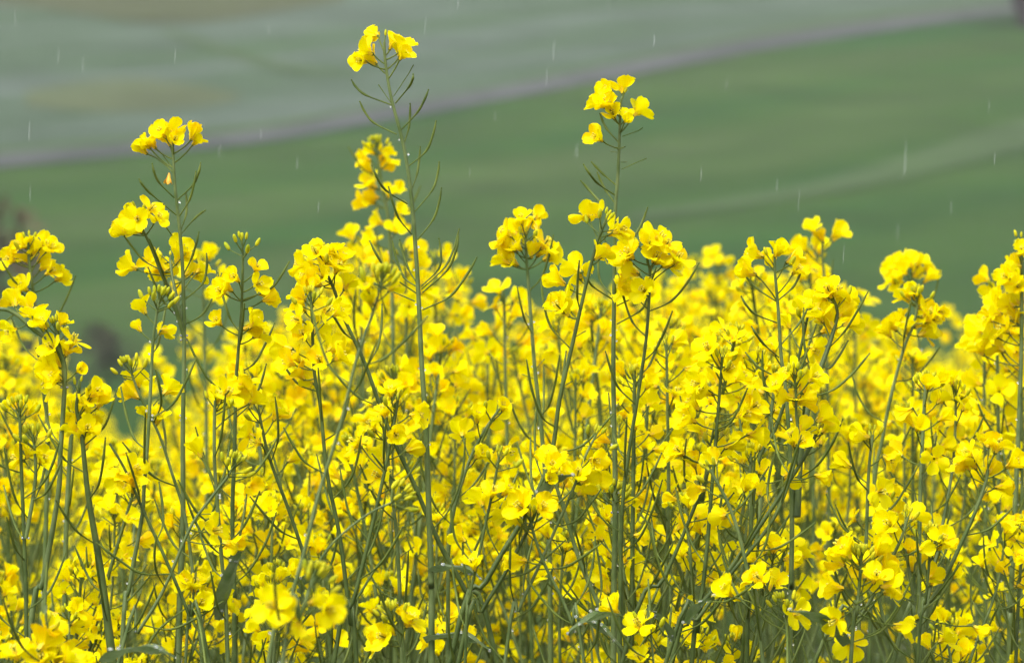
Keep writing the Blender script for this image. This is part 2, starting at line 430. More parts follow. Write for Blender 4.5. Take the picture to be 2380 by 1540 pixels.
    # ---- turn into objects. lod 0: every petal, bud and pod; lod 1: flowers, bud clusters, pods
    def realise(s, base, lod, label, group='rapeseed plants in the field'):
        root = link('rapeseed_plant', None); root.location = base; tag(root, label, 'rapeseed plant', group)
        O = Matrix.Translation(-Vector(base))
        for k in range(len(s.stem.v)): s.stem.v[k] = (s.stem.v[k][0]-base[0], s.stem.v[k][1]-base[1], s.stem.v[k][2]-base[2])
        link('stem', s.stem.data('stem', [M_stem, M_dstem, M_pod]), root)
        for i, M4 in s.fl[:98]:
            if lod == 0:
                f = link('flower', CALX[i], root, O @ M4)
                for pm in PET[i]: link('petal', pm, f)
            else: link('flower', MIDF[i], root, O @ M4)
        for M4 in s.wilt: link('withered_flower', WILT, root, O @ M4)
        for cl in s.bud:
            m = Mesh()
            for a, e, ax, sc in cl: m.tube([O @ a, O @ e], [.0006, .0005], 4)
            if lod == 0:
                c = link('bud_cluster', m.data('bud_cluster', [M_pod, M_bud]), root)
                for a, e, ax, sc in cl: link('bud', BUD, c, O @ frame(e, ax, sc))
            else:
                nb = len(m.m)
                for a, e, ax, sc in cl: m.add(BUDL, O @ frame(e, ax, sc))
                for q in range(nb, len(m.m)): m.m[q] = 1
                link('bud_cluster', m.data('bud_cluster', [M_pod, M_bud]), root)
        for c in s.pod[:98]:
            m = s.pod_mesh([O @ Vector(p) for p in c], 6 if lod == 0 else 4, 0); link('seed_pod', m.data('seed_pod', [M_pod]), root)
        for lf in s.leaf:
            m = s.leaf_mesh(O @ Vector(lf[0]), *lf[1:]); o = link('leaf', m.data('leaf', [M_leaf]), root)
            if lod == 0:
                dm = Mesh(); vs = m.v
                for k in range(7):
                    p = Vector(vs[s.r.randrange(len(vs))])
                    dm.blob(p-Vector((0, 0, .0004)), (0, 0, 1), .0022, s.r.uniform(.0010, .0019), 8, 5)
                link('water_drops', dm.data('water_drops', [M_water]), o)
        if s.drops:
            dm = Mesh()
            for p, q in s.drops: dm.blob((O @ Vector(p))-Vector((0, 0, q)), (0, 0, 1), q*2.2, q, 7, 5)
            link('water_drops', dm.data('water_drops', [M_water]), root)
        return root

# ------------------------------------------------------------------ the plants one can tell apart
# path points, flowers and pods are read off the photograph in its 2379 x 1540 view, at the plant's own depth d
def hero(label, d, stems, seed, lod=0, leaves=()):
    p = Plant(seed); r = p.r; foot = None
    for st in stems:
        dd = d + st.get('dd', 0); dj = st.get('dj', st.get('dd', 0))
        pa = st['path']; n = len(pa); pts = [P(x, y, dd + (d+dj-dd)*(i/(n-1))) for i, (x, y) in enumerate(pa)]
        if not st.get('join'):
            l0, l1 = pts[-2], pts[-1]; dv = (l1-l0).normalized(); gz = ground(l1.x, l1.y)
            e = l1 + Vector((dv.x*.25, 0, 0)); e.z = gz+.5*(l1.z-gz); e2 = Vector((e.x+dv.x*.05, e.y, gz-.02)); pts += [e, e2]
            if foot is None: foot = Vector((e2.x, e2.y, gz))
        r0, r1 = [q*k for q, k in zip(st.get('t', (1.8, 5.5)), (.55e-3, .66e-3))]
        fl = st.get('fl', ()); nf = fl if isinstance(fl, int) else 0
        pod = st.get('pod', 8); npod = pod if isinstance(pod, int) else 0
        pp, ln = p.auto(pts, r0, r1, nf, st.get('nb', 7), npod, st.get('fz', .05), st.get('pz', .16), 9, st.get('mi', 0), st.get('sp', 1), st.get('fs', 1), st.get('ang', 62))
        if st.get('mi', 0) == 0 and r.random() < .9:
            for k in range(12):
                b, u, i = p.at(pp, ln, r.uniform(.03, .4)); p.drops.append((b+Vector((r.choice((-1, 1))*.0022, -.001, 0)), r.uniform(.0005, .0009)))
        if not isinstance(fl, int):
            for f in fl:
                x, y = f[0], f[1]; o = f[2] if len(f) > 2 else r.uniform(.15, .8); sc = f[3] if len(f) > 3 else 1.0
                c = P(x, y, dd + r.uniform(-.014, .014))
                tgt = c - Vector((0, 0, .65*abs((c-pp[0]).length)+.004)) if c.z > pp[0].z-.01 else c-Vector((0, 0, .010))
                j = min(range(min(len(pp)-1, 60)), key=lambda k: (pp[k]-tgt).length)
                b = pp[j]; ax = (c-b).normalized()
                ax = (ax + Vector((r.gauss(0, .2), -abs(r.gauss(.15, .25)), r.gauss(0, .2)))).normalized()
                base = c-ax*.009*sc; p.pedicel(b, base, c.z < b.z+.02); p.flower(base, ax, sc*1.03, o)
        if not isinstance(pod, int):
            for q in pod:
                dx = r.uniform(-.02, .02)
                p.pod.append([P(*q[0], dd), P(*q[1], dd+dx*.6), P(*((q[1][0]*.5+q[2][0]*.5+(q[1][0]-q[0][0])*.12), (q[1][1]*.5+q[2][1]*.5+(q[1][1]-q[0][1])*.12)), dd+dx), P(*q[2], dd+dx)])
        for w_ in st.get('wilt', ()): p.wilt.append(frame(P(*w_, dd), (-.1, -.1, -1), 1, 0))
    for (x, y, dx, dz, L, W) in leaves: p.leafblade(P(x, y, d), Vector((dx, -.25, dz)), L, W)
    return p.realise(tuple(foot), lod, label)
def Z2(x, y): return (539+.5*x, .5*y)                     # from an enlarged crop
podsA = [[Z2(*a), Z2(*b), Z2(*c)] for a, b, c in [
    ((740, 480), (705, 430), (665, 370)), ((745, 490), (622, 443), (557, 375)), ((765, 625), (660, 572), (595, 475)), ((750, 450), (820, 345), (850, 285)),
    ((760, 480), (822, 405), (842, 350)), ((785, 605), (860, 525), (912, 420)), ((795, 680), (820, 600), (828, 485)), ((818, 775), (900, 705), (948, 565)),
    ((830, 895), (858, 815), (875, 685)), ((815, 948), (715, 885), (652, 770)), ((848, 985), (930, 885), (962, 755)), ((835, 1090), (775, 1015), (728, 870)),
    ((862, 1115), (935, 1020), (973, 875)), ((870, 1340), (800, 1290), (745, 1120)), ((868, 1330), (820, 1250), (780, 1115)), ((880, 1330), (960, 1250), (962, 1110)),
    ((880, 1345), (990, 1240), (1055, 1065)), ((885, 1360), (1000, 1255), (1052, 1100)), ((885, 1440), (1010, 1380), (1138, 1195)), ((860, 1365), (740, 1280), (640, 1120)), ((850, 1400), (690, 1330), (590, 1285))]]
def Z3(x, y): return (1078+.425*x, 115.5+.425*y)
podsQ = [[Z3(*a), Z3(*b), Z3(*c)] for a, b, c in [
    ((848, 510), (785, 440), (745, 355)), ((865, 475), (955, 443), (975, 420)), ((860, 655), (960, 610), (1012, 590)), ((830, 740), (765, 685), (700, 618)), ((825, 795), (735, 735), (655, 630)),
    ((822, 835), (775, 770), (730, 675)), ((818, 920), (740, 830), (640, 718)), ((840, 1100), (930, 1020), (1003, 865)), ((838, 545), (870, 535), (883, 530)), ((835, 562), (810, 558), (800, 556)), ((860, 616), (880, 615), (888, 614)),
    ((815, 1350), (740, 1250), (755, 960)), ((835, 1400), (970, 1330), (1050, 1190)), ((835, 1500), (960, 1430), (1000, 1340)), ((820, 1370), (700, 1290), (670, 1180)), ((812, 1120), (770, 1040), (750, 970))]]
podsS = [[(1795+x, y) for x, y in t] for t in [
    ((8, 700), (-30, 675), (-64, 640)), ((10, 750), (-40, 730), (-72, 690)), ((14, 830), (-20, 800), (-48, 760)), ((20, 880), (-25, 858), (-62, 820)), ((10, 700), (45, 670), (66, 630)), ((20, 800), (55, 760), (80, 720)), ((28, 900), (60, 870), (80, 810)), ((34, 1000), (-10, 960), (-40, 905))]]
podsB = [[(a[0], a[1]), (b[0], b[1]), (c[0], c[1])] for a, b, c in [
    ((405, 460), (370, 425), (354, 382)), ((410, 500), (350, 450), (324, 418)), ((412, 465), (448, 430), (466, 380)), ((415, 505), (440, 465), (455, 400)), ((420, 545), (450, 510), (475, 490)),
    ((405, 395), (385, 370), (372, 350)), ((418, 540), (432, 500), (432, 450)), ((400, 548), (370, 505), (350, 480)), ((425, 640), (445, 600), (462, 540)), ((427, 760), (395, 700), (380, 640)), ((425, 700), (470, 660), (480, 590))]]

HEROES = [
 ('tallest rapeseed plant, few flowers above a long bare stem of thin seed pods', 3.0, [
   dict(path=[(893, 98), (894, 130), (901, 185), (912, 240), (938, 340), (955, 450), (965, 570), (972, 680), (980, 850), (990, 1000), (997, 1200), (1002, 1350), (1003, 1560)], t=(1.7, 7.0), nb=1,
        fl=[(838, 112, .6, 1.15), (852, 132, .4, 1.1), (832, 140, .35, .95), (866, 78, .2, .85), (914, 92, .15, .95), (936, 92, .6, 1.1), (944, 122, .3, .9), (930, 112, .5, .8)], pod=podsA, pz=.1)],
   [(990, 1490, 1, .35, .05, .012), (1000, 1330, .8, .3, .04, .010)]),
 ('tall rapeseed plant at left with an orange withered bloom', 3.05, [
   dict(path=[(402, 345), (403, 370), (406, 427), (411, 476), (418, 539), (425, 640), (428, 800), (425, 1000), (425, 1250), (415, 1560)], t=(1.8, 6.5), nb=0,
        fl=[(322, 342, .15, .95), (347, 322, .55, 1.0), (370, 300, .5), (398, 295, .6), (388, 318, .4), (408, 320, .2, .8), (452, 300, .3, 1.0), (464, 322, .5, .85), (330, 330, .3, .9)], pod=podsB, wilt=[(393, 402)]),
   dict(path=[(315, 490), (330, 530), (352, 575), (378, 640), (400, 690), (428, 780)], join=1, t=(1.5, 3), dd=-.03, dj=0, nb=4, pod=3, fl=[(358, 478, .9, 1.05), (372, 498, .8, .9), (318, 508, .6, 1), (300, 500, .4), (310, 525, .3), (272, 536, .15, 1.05)]),
   dict(path=[(395, 600), (400, 640), (412, 700), (428, 790)], join=1, t=(1.5, 2.5), dd=.03, dj=0, nb=3, pod=4, fl=[(292, 612, .3, 1.15), (342, 600, .6, 1.05), (358, 612, .4), (424, 572, .5, 1.25), (418, 590, .3, 1), (385, 625, .3), (368, 635, .2), (450, 630, .4), (478, 618, .5), (470, 635, .3)])], []),
 ('rapeseed plant topped by a round head of pale green buds', 2.92, [
   dict(path=[(372, 690), (366, 720), (357, 780), (352, 860), (345, 1000), (335, 1130), (330, 1200), (300, 1370), (280, 1560)], t=(1.7, 5.5), nb=16, fl=[(325, 706, .4, 1), (318, 756, .05, .7), (392, 768, .1, .8), (380, 766, .3, .7)], pod=5, pz=.1)], []),
 ('rapeseed plant with a small crown of upright closed buds above side flowers', 3.0, [
   dict(path=[(563, 566), (564, 600), (562, 700), (555, 800), (548, 900), (545, 1050), (540, 1200), (545, 1400), (545, 1560)], t=(1.4, 6.5), nb=8, mi=1,
        fl=[(600, 616, .4, .8), (540, 640, .3, .95), (518, 660, .6, 1), (505, 672, .3), (608, 658, .5, .9), (625, 680, .6, 1.1), (636, 690, .3), (500, 740, .4, .9), (600, 742, .5, 1.1), (590, 760, .3), (612, 770, .5)], pod=14, pz=.22)], []),
 ('rapeseed plant at the left edge with a dense flat topped flower head', 3.25, [
   dict(path=[(66, 560), (68, 610), (78, 680), (95, 800), (110, 1000), (105, 1300), (100, 1560)], t=(2, 6), nb=5, pod=6,
        fl=[(20, 582, .6, 1.1), (40, 565, .5), (68, 556, .6, 1.1), (85, 570, .4), (110, 562, .7), (125, 570, .5, 1.0), (105, 592, .4), (60, 590, .6), (15, 600, .4), (125, 625, .5), (110, 610, .5), (150, 640, .3), (45, 660, .5, 1.1), (30, 672, .4), (12, 700, .5)])], []),
 ('rapeseed plant bending over from the left edge with a curved thick stem', 2.95, [
   dict(path=[(-70, 735), (0, 718), (40, 732), (80, 768), (125, 800), (150, 850), (147, 950), (140, 1050), (135, 1150), (100, 1350), (60, 1560)], t=(2.4, 6), nb=0, pod=2, fl=[(15, 772, .4, 1), (80, 718, .6, 1.2), (62, 700, .4), (95, 740, .4), (30, 690, .3)]),
   dict(path=[(128, 760), (135, 790), (146, 840), (150, 900)], join=1, t=(1.5, 2.5), nb=9, pod=2, fl=[(175, 778, .9, 1.15), (160, 800, .6), (112, 800, .5), (125, 830, .4, 1.1), (95, 850, .5), (118, 870, .3, 1.1), (100, 895, .5, 1.15), (188, 857, .05, .75), (150, 740, .3, .8)]),
   dict(path=[(185, 900), (178, 950), (190, 1010), (205, 1150), (235, 1330), (265, 1560)], join=1, t=(1.8, 5), nb=4, pod=8, mi=1, fl=[(230, 905, .4, 1.1), (215, 920, .5), (240, 925, .3, 1), (200, 935, .5), (170, 955, .6), (220, 965, .5), (205, 990, .4), (160, 990, .5), (190, 1000, .5)])], []),
 ('rapeseed plant with a cluster of tight green buds low at the far left', 2.9, [
   dict(path=[(44, 945), (47, 990), (50, 1100), (58, 1300), (62, 1560)], t=(2, 5), nb=12, pod=7, mi=1, fl=[(65, 945, .3, .9), (30, 935, .4, .9), (75, 1040, .6)]),
   dict(path=[(75, 1010), (80, 1040), (82, 1120), (60, 1250)], join=1, t=(1.5, 2.5), nb=13, pod=3, fl=[(30, 1060, .7), (105, 1060, .5)])], []),
 ('rapeseed plant with crowded flowers on a dark stem slanting down to the right', 3.05, [
   dict(path=[(745, 590), (752, 620), (775, 670), (800, 740), (850, 850), (900, 990), (960, 1120), (1020, 1260), (1080, 1370), (1160, 1560)], t=(2, 6), nb=8, mi=1,
        fl=[(688, 610, .4, 1.1), (700, 640, .6), (730, 580, .6, 1), (755, 572, .8), (775, 568, .7), (765, 600, .5, 1.1), (790, 610, .6, 1.1), (700, 660, .5, 1.1), (725, 655, .4), (740, 640, .4), (800, 590, .4), (810, 650, .4), (720, 620, .3)], pod=8, pz=.2)],
   []),
 ('rapeseed plant with bright open flowers around brown tinged buds left of centre', 2.98, [
   dict(path=[(722, 690), (725, 740), (730, 860), (745, 950), (760, 1100), (790, 1250), (815, 1450), (830, 1560)], t=(1.8, 5.5), nb=11, mi=1,
        fl=[(690, 700, .5, 1.1), (680, 740, .6), (700, 770, .4), (770, 715, .9, 1.2), (795, 720, .5), (745, 760, .4), (690, 680, .3), (650, 810, .5, 1.2), (680, 820, .6), (660, 840, .3, 1.1), (780, 800, .5, 1.2), (800, 820, .4, 1.1), (740, 830, .5), (690, 860, .5), (720, 880, .4)], pod=9, pz=.18)], []),
 ('pale blurred rapeseed stem leaning close to the lens with a green bud head', 2.6, [
   dict(path=[(888, 640), (880, 680), (862, 740), (830, 830), (790, 990), (740, 1150), (705, 1290), (660, 1440), (620, 1560)], t=(1.5, 4.8), nb=18, pod=4, pz=.05, fl=[(858, 690, .3, .8), (915, 660, .4, .8), (850, 660, .2, .7)])], []),
 ('blurred tall rapeseed plant standing behind the tallest bare stem', 3.75, [
   dict(path=[(873, 335), (878, 370), (890, 440), (903, 520), (910, 640), (915, 900), (920, 1200), (920, 1560)], t=(2.2, 7), nb=14, pod=4,
        fl=[(838, 370, .5, 1.1), (855, 345, .5), (850, 385, .3), (900, 350, .4), (910, 365, .7), (895, 380, .4), (850, 415, .5, 1.2), (860, 430, .4), (835, 465, .5, 1.2), (862, 455, .4), (850, 470, .3), (868, 508, .4, 1.2), (928, 432, .15, 1), (905, 440, .3), (930, 485, .2), (920, 525, .5, 1.1), (855, 558, .2), (935, 520, .4)])], [], 1),
 ('rapeseed plant with a round flower head on a pale stem left of the second tallest', 3.25, [
   dict(path=[(1222, 548), (1222, 580), (1226, 640), (1232, 720), (1243, 860), (1260, 1020), (1275, 1250), (1280, 1560)], t=(2, 6.5), nb=4,
        fl=[(1165, 535, .6, 1.1), (1160, 555, .4), (1175, 575, .5, 1.1), (1160, 600, .4, 1.1), (1185, 605, .3), (1195, 530, .6, 1.1), (1215, 520, .4), (1210, 500, .4), (1245, 518, .1, 1), (1275, 555, .8, 1.2), (1265, 575, .5, 1.1), (1292, 590, .4, 1.3), (1235, 575, .15, 1), (1195, 565, .4), (1250, 495, .4, .9)], pod=11, pz=.2)], []),
 ('rapeseed plant with a dark leaning stem and paired top flowers before the second tallest', 2.95, [
   dict(path=[(1408, 512), (1398, 535), (1385, 570), (1362, 660), (1330, 800), (1300, 930), (1280, 1060), (1230, 1180), (1130, 1350), (1040, 1560)], t=(1.8, 6.5), nb=7, mi=1,
        fl=[(1352, 490, .7, 1.1), (1378, 488, .7, 1), (1440, 535, .6, 1.2), (1452, 530, .4, 1.1), (1398, 582, .4, 1), (1410, 588, .6, .8), (1335, 620, .6, 1.2), (1350, 625, .5), (1285, 645, .25, 1.2), (1300, 690, .4, 1.2), (1290, 705, .5, 1.2), (1310, 712, .3)], pod=12, pz=.22)], []),
 ('second tallest rapeseed plant, sparse top flowers above a bare podded stem', 3.02, [
   dict(path=[(1447, 225), (1442, 243), (1439, 328), (1435, 413), (1429, 498), (1427, 670), (1425, 850), (1427, 1000), (1430, 1150), (1428, 1300), (1425, 1560)], t=(1.6, 7), nb=2,
        fl=[(1447, 193, .55, 1.05), (1405, 203, .3, .95), (1378, 236, .35, 1.05), (1402, 228, .3, 1.15), (1412, 236, .2, 1), (1422, 258, .4, .9), (1490, 250, .5, 1.15), (1458, 278, .1, .6), (1378, 316, .4, 1.05), (1455, 262, .3, .7)], pod=podsQ),
   dict(path=[(1430, 1140), (1427, 1160), (1428, 1190)], join=1, t=(2, 3), nb=18, pod=0, fl=[])], []),
 ('rapeseed plant with large overlapping petals right of the second tallest', 3.0, [
   dict(path=[(1500, 565), (1505, 610), (1510, 640), (1502, 780), (1482, 920), (1460, 1060), (1445, 1200), (1440, 1560)], t=(1.8, 4.5), nb=6, mi=1,
        fl=[(1512, 560, .2, 1.2), (1540, 545, .9, 1.25), (1555, 560, .7), (1530, 590, .5, 1.2), (1545, 600, .4), (1455, 580, .6, 1.2), (1440, 590, .4, 1.2), (1450, 625, .4, 1.3), (1440, 665, .5, 1.4), (1462, 670, .3), (1490, 670, .5, 1.1), (1580, 590, .6, 1.2), (1570, 610, .4, 1.2)], pod=12, pz=.22)], []),
 ('rapeseed plant with side pods and a nodding top flower right of centre', 2.98, [
   dict(path=[(1800, 600), (1801, 640), (1808, 720), (1815, 830), (1825, 900), (1835, 1050), (1840, 1200), (1838, 1350), (1835, 1560)], t=(1.7, 6.5), nb=3,
        fl=[(1742, 586, .35, 1.2), (1727, 630, .15, 1.15), (1815, 578, .12, 1.05), (1850, 598, .15, 1.05), (1783, 590, .05, .7), (1790, 605, .2, .8), (1860, 620, .5)], pod=podsS),
   dict(path=[(1935, 690), (1945, 730), (1930, 790), (1905, 860), (1880, 930), (1858, 1060), (1850, 1200)], join=1, t=(1.6, 5), dd=.05, dj=0, nb=3, mi=1,
        fl=[(1895, 690, .6, 1.1), (1920, 665, .5, 1.2), (1950, 665, .8, 1.3), (1975, 690, .5), (1960, 720, .3, 1.3), (1990, 745, .4, 1.2), (1900, 720, .5, 1.2), (1925, 740, .4, 1.2)], pod=9, pz=.2)], []),
 ('rapeseed plant with brown tipped buds above wide flowers on a dark stem', 2.94, [
   dict(path=[(1678, 830), (1675, 870), (1668, 960), (1660, 1060), (1650, 1180), (1640, 1300), (1620, 1470), (1605, 1560)], t=(1.7, 6), nb=8, mi=1,
        fl=[(1640, 800, .6, 1.1), (1665, 820, .9, 1.3), (1610, 890, .5, 1.1), (1600, 930, .4, 1.2), (1590, 970, .3, 1.2), (1630, 900, .5, 1.2), (1730, 870, .4, 1.1), (1740, 960, .5, 1.3), (1760, 940, .4, 1.2), (1570, 1040, .3, 1), (1770, 1010, .4, 1.2), (1700, 850, .5, 1.2), (1560, 1050, .3)], pod=8, pz=.2)], []),
 ('blurred rapeseed plant with a hollow ring of flowers at right', 3.7, [
   dict(path=[(2118, 640), (2125, 700), (2135, 800), (2140, 950), (2150, 1200), (2150, 1560)], t=(2, 6), nb=2, pod=4,
        fl=[(2062, 615, .5, 1.2), (2085, 600, .5, 1.1), (2110, 600, .4, 1.2), (2140, 598, .5, 1.1), (2160, 610, .6, 1.1), (2060, 640, .6, 1.2), (2080, 650, .5, 1.1), (2165, 638, .1, 1.2), (2095, 625, .3), (2130, 630, .3, 1)])], [], 1),
 ('slightly soft rapeseed plant with a broad two sided head on a leaning stem at right', 3.35, [
   dict(path=[(2128, 685), (2130, 720), (2120, 760), (2100, 810), (2070, 920), (2050, 1020), (2030, 1150), (2020, 1560)], t=(2, 5.5), nb=12, pod=5,
        fl=[(2100, 680, .5, 1.2), (2115, 675, .5, 1.1), (2065, 745, .6, 1.2), (2085, 735, .4, 1.2), (2055, 760, .4, 1.1), (2165, 720, .5, 1.2), (2180, 740, .7, 1.3), (2150, 745, .4, 1.2), (2190, 725, .3, 1), (2160, 770, .5, 1.2), (2100, 750, .4, 1.1), (2145, 700, .5)])], []),
 ('rapeseed plant rising as a tall yellow column at the right edge', 3.3, [
   dict(path=[(2372, 560), (2374, 640), (2372, 850), (2362, 1100), (2348, 1400), (2345, 1560)], t=(2.4, 7), nb=4, pod=16, pz=.28, fz=.1,
        fl=[(2375, 575, .4), (2350, 650, .5, 1.2), (2330, 640, .3), (2310, 680, .4, 1.1), (2355, 690, .5, 1.2), (2330, 700, .5, 1.2), (2300, 720, .4, 1.2), (2345, 740, .5, 1.2), (2320, 760, .5, 1.2), (2365, 720, .5), (2290, 770, .5, 1.2), (2310, 800, .5, 1.2), (2360, 600, .3), (2270, 800, .4, 1.2), (2350, 620, .4), (2365, 660, .5), (2285, 740, .4)])], []),
 ('blurred rapeseed plant with three small separate flowers above the crop', 3.7, [
   dict(path=[(1912, 560), (1910, 590), (1915, 650), (1920, 800), (1925, 1100), (1930, 1560)], t=(2, 5), nb=0, pod=5, fl=[(1884, 522, .4, 1.1), (1905, 545, .05, 1), (1950, 533, .2, 1.3), (1858, 567, .2, 1.2), (1895, 565, .1, .8), (1945, 545, .1, .9)])], [], 1),
 ('rapeseed plant with flowers and buds midway, stem crossing the right dark stems', 2.9, [
   dict(path=[(1845, 870), (1848, 900), (1850, 960), (1852, 1050), (1800, 1200), (1700, 1330), (1620, 1440), (1540, 1560)], t=(1.7, 4.8), nb=9, mi=1,
        fl=[(1825, 860, .6, 1.1), (1870, 880, .7, 1.3), (1850, 910, .9, 1.2), (1880, 930, .3, 1.1), (1815, 920, .4, 1.1), (1925, 960, .3, 1.2), (1870, 985, .5, 1), (1800, 890, .4, 1.1), (1900, 870, .4), (1865, 1020, .4)], pod=6)], []),
 ('rapeseed plant on a long thick green stem slanting left near the right edge', 2.92, [
   dict(path=[(2295, 1090), (2290, 1120), (2265, 1190), (2220, 1290), (2180, 1370), (2130, 1440), (2070, 1560)], t=(2.2, 5.6), nb=2, pod=6, ang=66,
        fl=[(2225, 1075, .5, 1.2), (2250, 1065, .5, 1.1), (2305, 1085, .3, 1.1), (2320, 1020, .8, 1.2), (2300, 1015, .5), (2340, 1130, .15, 1), (2362, 1070, .15, 1.2), (2240, 1045, .5)])], []),
 ('rapeseed plant with a dense bunch of flowers and buds low at right', 2.85, [
   dict(path=[(2000, 1290), (1998, 1340), (1990, 1430), (1975, 1560)], t=(2, 5), nb=20, fl=15, pod=5, fz=.05, sp=1.2, fs=1.1)], [(1960, 1500, -.6, .8, .05, .012)]),
 ('rapeseed plant with buds at the right bottom beside a leaning stem', 2.9, [
   dict(path=[(2165, 1240), (2160, 1290), (2150, 1400), (2130, 1560)], t=(1.6, 4.5), nb=8, mi=1, fl=[(2195, 1245, .5, 1.1), (2200, 1260, .5), (2170, 1330, .5), (2210, 1475, .5, 1.2), (2285, 1470, .3, 1)], pod=6)], []),
 ('rapeseed plant with thin green stem curving out from a small flower low centre', 2.88, [
   dict(path=[(1232, 1200), (1240, 1240), (1265, 1310), (1300, 1380), (1330, 1450), (1360, 1560)], t=(1.8, 4.4), nb=6, fl=[(1190, 1200, .5, 1.1), (1200, 1170, .6, 1.2), (1230, 1175, .4), (1160, 1190, .5, 1.2), (1190, 1300, .15, 1.2), (1265, 1170, .5, 1.1)], pod=5),
   dict(path=[(1160, 1060), (1145, 1140), (1110, 1300), (1090, 1400), (1080, 1560)], t=(1.6, 3.5), nb=6, mi=1, fl=[(1110, 1150, .5, 1.1), (1150, 1130, .6), (1185, 1130, .5), (1130, 1170, .4), (1095, 1300, .4, 1), (1060, 1240, .3)], pod=5)],
   [(1340, 1440, 1, -.2, .04, .009), (1560, 1490, -.4, 1, .03, .006)]),
 ('rapeseed plant with one large round flower right of the leaning dark stem', 2.9, [
   dict(path=[(1275, 1045), (1282, 1085), (1262, 1130), (1240, 1200), (1180, 1320), (1120, 1420), (1060, 1560)], t=(1.7, 6), nb=0, mi=1, fl=[(1277, 1060, .5, 1.25), (1278, 1110, .1, .8), (1285, 1075, .3)], pod=4, pz=.1),
   dict(path=[(1385, 1010), (1360, 1060), (1330, 1140), (1290, 1230), (1245, 1330), (1205, 1420), (1170, 1560)], t=(1.5, 4.5), nb=6, fl=[(1370, 1100, .5, 1.2), (1400, 1105, .4, 1.2), (1360, 1130, .6, 1.1), (1390, 1070, .4, 1), (1345, 1090, .5)], pod=8)], [(1260, 1160, .5, .8, .03, .010)]),
 ('rapeseed plant with yellow green buds and flowers near the bottom edge', 2.8, [
   dict(path=[(905, 1420), (915, 1450), (930, 1500), (945, 1570)], t=(1.4, 3), nb=14, fl=[(865, 1490, .5, 1.1), (880, 1475, .6, 1.1), (900, 1455, .5), (965, 1430, .8, 1.2), (950, 1425, .4)], pod=2, pz=.05)], []),
 ('out of focus rapeseed plant nearest the lens at the bottom, open yellow flowers', 2.42, [
   dict(path=[(735, 1335), (720, 1370), (695, 1440), (650, 1580)], t=(2.2, 4), nb=14, fl=[(625, 1405, .8, 1.15), (650, 1415, .6, 1), (770, 1415, .5, 1.1), (690, 1470, .3, .9), (745, 1390, .4, .9)], pod=2, pz=.04)], []),
 ('rapeseed plant with a single four petalled flower at bottom centre right', 2.85, [
   dict(path=[(1500, 1440), (1505, 1470), (1520, 1560)], t=(1.2, 3), nb=3, fl=[(1478, 1440, .85, 1.15), (1418, 1405, .15, 1.1), (1480, 1520, .5, 1)], pod=2, pz=.05)], [(1440, 1430, -1, .1, .04, .010)]),
 ('rapeseed plant with one round petalled flower beside low green buds at right', 2.86, [
   dict(path=[(1815, 1400), (1825, 1440), (1830, 1500), (1835, 1570)], t=(1.3, 3), nb=9, fl=[(1862, 1420, .9, 1.2), (1680, 1362, .3, 1.2), (1755, 1335, .6, 1.1), (1740, 1340, .4)], pod=2, pz=.05)], [(1600, 1450, .5, 1, .028, .009)]),
 ('rapeseed plant with frilly flowers at the bottom left corner', 2.65, [
   dict(path=[(110, 1450), (105, 1490), (95, 1570)], t=(2, 4), nb=4, fl=[(60, 1510, .7, 1.2), (30, 1500, .6, 1.2), (110, 1480, .5, 1.3), (140, 1505, .6, 1.2), (125, 1460, .4, 1.2), (95, 1520, .5, 1.1), (170, 1520, .5, 1.1)], pod=2, pz=.04)], [(240, 1540, 1, .6, .05, .012)]),
 ('rapeseed plant with a green stem bent right and crossing two others at left', 2.9, [
   dict(path=[(545, 1075), (530, 1105), (480, 1170), (440, 1230), (380, 1370), (320, 1470), (270, 1560)], t=(1.6, 4.6), nb=14, fl=[(455, 1035, .1, 1.1), (512, 1230, .8, 1.1), (550, 1265, .1, 1.1)], pod=6),
   dict(path=[(255, 1030), (290, 1090), (335, 1190), (390, 1310), (440, 1430), (490, 1560)], t=(1.6, 5), nb=0, mi=1, fl=[(300, 1100, .5, 1.2), (320, 1085, .6, 1.2), (290, 1130, .4, 1), (265, 1110, .3)], pod=5)], []),
 ('rapeseed plant with loose bright flowers and drooping buds at lower left', 2.92, [
   dict(path=[(455, 1330), (450, 1380), (440, 1460), (430, 1560)], t=(1.6, 4), nb=3, fl=[(430, 1350, .4, 1.2), (455, 1345, .5, 1.2), (490, 1385, .5, 1.2), (470, 1395, .4), (540, 1400, .4)], pod=4),
   dict(path=[(500, 930), (498, 1000), (500, 1100), (515, 1300), (530, 1560)], t=(2, 5), nb=3, mi=0, fl=[(535, 905, .6, 1.2), (560, 900, .5, 1.2), (510, 910, .5), (575, 880, .5, 1.2), (600, 920, .4)], pod=12, pz=.25)], [(510, 1440, .2, 1, .06, .007)]),
 ('rapeseed plant with a pale purple tinted stem and small nodding bud tip', 2.72, [
   dict(path=[(935, 1150), (912, 1166), (870, 1185), (825, 1215), (770, 1265), (735, 1320), (700, 1420), (650, 1560)], t=(1.2, 2.6), nb=16, fl=[], pod=0)], []),
 ('rapeseed plant with a tuft of green buds and a lone flower above grassy gap', 2.98, [
   dict(path=[(300, 850), (310, 880), (330, 930), (370, 1010), (400, 1100), (430, 1200), (450, 1350), (470, 1560)], t=(1.5, 4.5), nb=12, fl=[(318, 872, .6, 1.2), (300, 908, .2, 1.2), (398, 895, .4, 1.1), (370, 960, .5), (345, 950, .4)], pod=6)], []),
]
